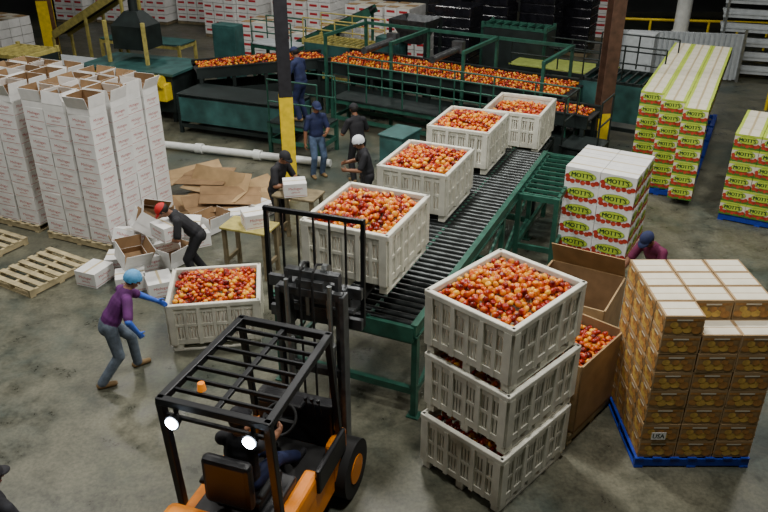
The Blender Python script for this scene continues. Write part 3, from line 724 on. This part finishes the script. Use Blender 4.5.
P_('side_shifter',['mast_grey'],.01,lambda m:(m.box((1.51,.06,1.92),(.1,.5,.2)),m.cyl((1.48,-.4,1.92),(1.48,.45,1.92),.035,12)))
def lbr(m):
    for s in(-1,1): m.bar((1.62,.11+s*.55,1.66),(1.66,.11+s*.55,2.92),.045,.05)
    for z in(2.9,1.78): m.bar((1.64,-.46,z),(1.64,.68,z),.045,.05)
    for i in range(5): y=.11-.36+.18*i; m.bar((1.63,y,1.78),(1.65,y,2.9),.02,.03)
P_('load_backrest',['steel_black'],.004,lbr)
for (xx,r_,w_) in((.88,.33,.24),(-.8,.26,.2)):
    for s in(-1,1):
        wl=P_('wheel',['rubber'],.02,lambda m:m.cyl((xx,s*.5-w_/2,r_),(xx,s*.5+w_/2,r_),r_,28))
        P_('wheel_hub',['orange_paint'],0,lambda m:(m.cyl((xx,s*.5-w_/2-.01,r_),(xx,s*.5+w_/2+.01,r_),r_*.5,18)),wl)

# ---------------------------------------------------------------- people
def capsule(mb,p,q,r1,r2,fdir=None,flat=1,n=14,rings=5):
    p=Vector(p);q=Vector(q);d=(q-p)
    if d.length<1e-5: d=Vector((0,0,1e-4))
    L=d.length; d=d.normalized(); u=d.orthogonal().normalized(); w_=d.cross(u)
    vs=[];prof=[]
    for i in range(rings+1): a=math.pi/2*(1-i/rings); prof.append((-math.sin(a)*r1,math.cos(a)*r1))
    for i in range(rings+1): a=math.pi/2*(i/rings); prof.append((L+math.sin(a)*r2,math.cos(a)*r2))
    for z,r in prof:
        for k in range(n):
            t=2*math.pi*k/n; off=u*math.cos(t)*max(r,1e-4)+w_*math.sin(t)*max(r,1e-4)
            if fdir is not None: off=off-fdir*off.dot(fdir)*(1-flat)
            vs.append(p+off+d*z)
    fs=[]
    for i in range(len(prof)-1):
        for k in range(n): fs.append((i*n+k,i*n+(k+1)%n,(i+1)*n+(k+1)%n,(i+1)*n+k))
    fs.append(tuple(range(n-1,-1,-1))); o=(len(prof)-1)*n; fs.append(tuple(range(o,o+n)))
    mb.add(vs,fs,0)
def ik(a,t,l1,l2,hint):
    a=Vector(a);t=Vector(t);d=t-a;L=min(d.length,(l1+l2)*.995); L=max(L,abs(l1-l2)+.02); d=d.normalized()
    t=a+d*L; x=(l1*l1-l2*l2+L*L)/(2*L); h=math.sqrt(max(0,l1*l1-x*x)); hv=Vector(hint); hv=(hv-d*hv.dot(d)).normalized()
    return a+d*x+hv*h,t
def human(label,loc,yaw,pel=(0,0,.93),lean=0,hp=.2,hy=0,side=0,lh=(.2,.25,.8),rh=(.2,-.25,.8),lf=(0,.11,0),rf=(0,-.11,0),
          shirt='cloth_black',pants='jeans',skin='skin_dark',shoe='boot',fore='skin_dark',hand='skin_dark',gear='cap',gearm='cloth_navy',eh=(-.6,0,-.6)):
    root_loc=Vector(loc); pel=Vector(pel)
    Ry=Matrix.Rotation(lean,3,'Y')@Matrix.Rotation(side,3,'X'); u=Ry@Vector((0,0,1)); f=Ry@Vector((1,0,0)); l=Ry@Vector((0,1,0))
    Hm=Matrix.Rotation(hy,3,'Z')@Matrix.Rotation(hp,3,'Y'); hu=Hm@Vector((0,0,1)); hf=Hm@Vector((1,0,0)); hl=Hm@Vector((0,1,0))
    caps=[]
    def C(p,q,r1,r2,reg,fd=None,fl=1): caps.append((Vector(p),Vector(q),r1,r2,reg,fd,fl))
    C(pel-u*.03,pel+u*.02,.155,.150,pants,f,.75); C(pel+u*.08,pel+u*.12,.168,.160,shirt,f,.76); C(pel+u*.14,pel+u*.3,.158,.168,shirt,f,.72); C(pel+u*.3,pel+u*.40,.170,.145,shirt,f,.70)
    nk=pel+u*.49
    C(nk-u*.07+l*.13,nk-u*.07-l*.13,.070,.070,shirt)
    C(nk-u*.03,nk+u*.03+hu*.05,.058,.052,skin)
    hc=nk+u*.04+hu*.12+hf*.015
    C(hc+hu*.025-hf*.015,hc+hu*.02+hf*.005,.096,.092,skin,hl,.84); C(hc-hu*.03+hf*.01,hc-hu*.075+hf*.035,.075,.045,skin,hl,.85)
    C(hc+hf*.085-hu*.0,hc+hf*.108-hu*.032,.010,.015,skin); C(hc+hf*.082+hu*.028+hl*.03,hc+hf*.082+hu*.028-hl*.03,.014,.014,skin)
    for s in(-1,1): C(hc+hl*s*.083+hu*.012,hc+hl*s*.083-hu*.022,.016,.011,skin,hl,.6)
    C(hc+hf*.082-hu*.062+hl*.016,hc+hf*.082-hu*.062-hl*.016,.010,.010,'lip')
    for s in(-1,1): C(hc+hf*.083+hl*s*.032,hc+hf*.083+hl*s*.034,.0115,.0115,'eye')
    for s,tg in((1,lh),(-1,rh)):
        sh=nk-u*.075+l*s*.175; e_,wr_=ik(sh,tg,.29,.25,(eh[0],s*.7,eh[2]))
        C(sh,sh.lerp(e_,.8),.068,.062,shirt); C(sh.lerp(e_,.7),e_,.050,.045,fore); C(e_,wr_,.045,.031,fore)
        d=(wr_-e_).normalized(); n_=Vector((0,-s,0)); n_=(n_-d*n_.dot(d)); n_=n_.normalized() if n_.length>.1 else Vector((0,0,-1)); sd=d.cross(n_)
        if sd.dot(Vector((1,0,1)))<0: sd=-sd
        C(wr_,wr_+d*.02,.030,.028,hand,n_,.8); C(wr_+d*.03,wr_+d*.075,.036,.038,hand,n_,.42)
        for k,ln in enumerate((.045,.052,.048,.038)):
            b_=wr_+d*.085+sd*(.029-.0195*k); d1=(d*.85+n_*.45).normalized(); d2=(d*.35+n_*.9).normalized()
            m_=b_+d1*ln; C(b_-d*.01,m_,.0100,.0092,hand); C(m_,m_+d2*ln*.75,.0092,.0080,hand)
        tb=wr_+d*.025+sd*.030; t1=(d*.6+sd*.75+n_*.3).normalized(); t2=(d*.8+sd*.25+n_*.5).normalized()
        C(tb,tb+t1*.04,.0125,.0110,hand); C(tb+t1*.04,tb+t1*.04+t2*.03,.0110,.009,hand)
    for s,ft in((1,lf),(-1,rf)):
        hip=pel-u*.03+l*s*.09; ank=Vector(ft)+Vector((0,0,.085)); k_,an=ik(hip,ank,.43,.42,(1,s*.1,.3))
        C(hip,k_,.096,.074,pants); C(k_,an,.072,.062,pants)
        fz=an-Vector((0,0,.04)); C(fz-Vector((.04,0,0)),fz+Vector((.15,s*.02,-.008)),.046,.036,shoe)
    mb=MB()
    for c in caps: capsule(mb,c[0],c[1],c[2],c[3],c[5],c[6])
    me=mb.mesh('raw',['skin']); ob=bpy.data.objects.new('raw',me); COL.objects.link(ob)
    md=ob.modifiers.new('r','REMESH'); md.mode='VOXEL'; md.voxel_size=.0085
    sm=ob.modifiers.new('s','SMOOTH'); sm.factor=.5; sm.iterations=2
    bpy.context.view_layer.update()
    nm=bpy.data.meshes.new_from_object(ob.evaluated_get(bpy.context.evaluated_depsgraph_get())); bpy.data.objects.remove(ob)
    nm.name='body'; nm.materials.clear()
    regs=[];
    for c in caps:
        if c[4] not in regs: regs.append(c[4])
    for r in regs: nm.materials.append(M[r])
    nv=len(nm.vertices); V=np.empty(nv*3); nm.vertices.foreach_get('co',V); V=V.reshape(-1,3)
    best=np.full(nv,1e9); idx=np.zeros(nv,int)
    for c in caps:
        p=np.array(c[0]);q=np.array(c[1]);d=q-p;L2=max(d@d,1e-9); t=np.clip((V-p)@d/L2,0,1); off=V-(p+t[:,None]*d)
        if c[5] is not None:
            fd=np.array(c[5]); a=off@fd; off=off+np.outer(a*(1/c[6]-1),fd)
        ln=np.linalg.norm(off,axis=1); rad=c[2]+(c[3]-c[2])*t
        dist=ln/rad*.05+(ln-rad)*.5
        if c[4] in('eye','lip'): dist=np.where(dist<.052,dist-.02,9)
        w_=dist<best; best[w_]=dist[w_]; idx[w_]=regs.index(c[4])
    npz=len(nm.polygons); ls=np.empty(npz,int); nm.polygons.foreach_get('loop_start',ls); lv=np.empty(len(nm.loops),int); nm.loops.foreach_get('vertex_index',lv)
    nm.polygons.foreach_set('material_index',idx[lv[ls]]); nm.polygons.foreach_set('use_smooth',np.ones(npz,bool)); nm.update()
    body=bpy.data.objects.new('person',nm); COL.objects.link(body); body.location=root_loc; body.rotation_euler=(0,0,yaw)
    meta(body,label,'person')
    HM=Matrix((hf,hl,hu)).transposed().to_4x4(); HM.translation=hc
    def shell(name,mk_,rx,ry,rz_,keep,extra=None,zo=.02):
        vs=[];fs=[];n=24;k=14
        for i in range(k+1):
            a=math.pi*i/k
            for j in range(n):
                t=2*math.pi*j/n; vs.append((rx*math.sin(a)*math.cos(t)-.006,ry*math.sin(a)*math.sin(t),rz_*math.cos(a)+zo))
        for i in range(k):
            for j in range(n):
                q=(i*n+j,(i+1)*n+j,(i+1)*n+(j+1)%n,i*n+(j+1)%n); c=sum((Vector(vs[z]) for z in q),Vector())/4
                if keep(c): fs.append(q)
        m_=MB(); m_.add(vs,fs,0,HM,True)
        if extra: extra(m_)
        return m_.obj(name,[mk_],body)
    shell('hair','hair_black',.108,.09,.102,lambda c:c.z>-.03+.9*c.x and c.z>-.07)
    if gear=='cap':
        def brim(m_):
            vs=[];n=12
            for i in range(n+1):
                t=-1.15+2.3*i/n; vs+= [(.100*math.cos(t)-.005,.088*math.sin(t),.045),(.100*math.cos(t)+.07*math.cos(t*.9)**.7,.088*math.sin(t),.03)]
            vs2=[(x,y,z-.008) for x,y,z in vs]; o=len(vs)
            fs=[(2*i,2*i+2,2*i+3,2*i+1) for i in range(n)]+[(o+2*i,o+2*i+1,o+2*i+3,o+2*i+2) for i in range(n)]+[(2*i+1,2*i+3,o+2*i+3,o+2*i+1) for i in range(n)]
            m_.add(vs+vs2,fs,0,HM,True)
        shell('cap',gearm,.114,.097,.112,lambda c:c.z>.035,brim)
    elif gear=='net':
        shell('hair_net',gearm,.122,.108,.118,lambda c:c.z>.0+.35*c.x,None,.024)
    return body
human('person in purple top and blue hairnet leaning to grab bin rim',(-3.53,8.31,0),R(30),pel=(-.02,0,.86),lean=.62,hp=.5,lh=(.76,.22,.80),rh=(.26,-.34,.80),lf=(.26,.12,0),rf=(-.26,-.14,0),
      shirt='cloth_purple',pants='jeans_grey',skin='skin',fore='blue_glove',hand='blue_glove',gear='net',gearm='blue_net',eh=(-.5,0,.3))
human('person in black shirt and red cap folding a white carton',(-3.0,10.95,0),R(200),pel=(0,0,.88),lean=.75,hp=.9,lh=(.52,.12,.9),rh=(.50,-.2,.92),lf=(.1,.14,0),rf=(-.1,-.14,0),gearm='cap_red',pants='cloth_black')
human('person in black shirt and dark cap handling a white carton',(-1.95,12.75,0),R(-30),lean=.3,hp=.6,lh=(.42,.14,1.1),rh=(.42,-.14,1.08),gearm='cloth_black',pants='cloth_black')
human('person in navy shirt and jeans standing beside yellow column',(-1.45,15.6,0),R(-60),lean=.05,hp=.25,lh=(.3,.1,1.05),rh=(.05,-.3,.75),shirt='cloth_navy',gearm='cloth_navy')
human('person in black with white hairnet working by the conveyor',(-.3,13.4,0),R(190),lean=.2,hp=.45,lh=(.4,.1,1.05),rh=(.38,-.2,1.1),gear='net',gearm='white_net',pants='cloth_black',shirt='cloth_black')
human('person in dark clothes and cap behind the conveyor',(-.55,15.3,0),R(120),lean=.2,hp=.3,lh=(.35,.2,1.0),rh=(.35,-.2,1.0),gearm='cloth_black',pants='cloth_black')
human('person in navy coat standing on operator platform',(-1.9,17.25,.757),R(150),lean=.15,hp=.4,lh=(.35,.2,1.1),rh=(.35,-.2,1.1),shirt='cloth_navy',gearm='cloth_navy',pants='cloth_navy')
human('person in black shirt tending the far sorting line',(4.35,24.0,0),R(-120),lean=.2,hp=.4,lh=(.4,.2,1.1),rh=(.4,-.2,1.1),gearm='cloth_black')
human('person in maroon shirt and navy cap bending behind cartons',(4.0,9.75,0),R(215),lean=.6,hp=.7,lh=(.5,.3,.8),rh=(.5,-.3,.8),shirt='cloth_maroon',gearm='cloth_navy',pants='jeans')
human('person in black clothing and cap standing by the forklift',(-3.32,4.72,0),R(60),lean=.05,hp=.2,gearm='cloth_black',pants='cloth_black',fore='cloth_black')
c_,s2=math.cos(HD),math.sin(HD)
human('forklift operator in dark clothes seated at the steering wheel',(-1.17-.33*c_,5.58-.33*s2,0),HD,pel=(-.02,0,1.14),lean=-.02,hp=.15,lh=(.50,.15,1.30),rh=(.50,-.13,1.30),lf=(.72,.14,.69),rf=(.74,-.14,.69),gearm='cloth_black',pants='cloth_navy',shoe='cloth_black')

# ---------------------------------------------------------------- apples finalize
lift.sort(key=lambda a:a[1]); need=max(0,300-len(near)); ind=near[:300]+lift[:need]; mid+=near[300:]+lift[need:]
ms=[]
for k in range(3):
    me=bpy.data.meshes.new('apple'); v=HI[0]*np.array((1,1,(.92,1.0,.86)[k])); me.from_pydata(v.tolist(),[],HI[1].tolist()); me.materials.append(M['apple'])
    me.polygons.foreach_set('use_smooth',np.ones(len(me.polygons),bool)); ms.append(me)
for i,(x,y,z,r) in enumerate(ind):
    o=bpy.data.objects.new('apple',ms[i%3]); COL.objects.link(o); o.location=(x,y,z); o.scale=(r,r,r)
    o.rotation_euler=(random.uniform(-1.2,1.2),random.uniform(-1.2,1.2),random.uniform(0,6)); meta(o,'red and yellow ripe apple heaped in a plastic bin','apple','apples heaped in the nearest bin')
o=stuffmesh('apple_heap',[(mid,MI),(far,LO)]); meta(o,'red and yellow apples filling bins, cartons and sorting belts','apples',kind='stuff')
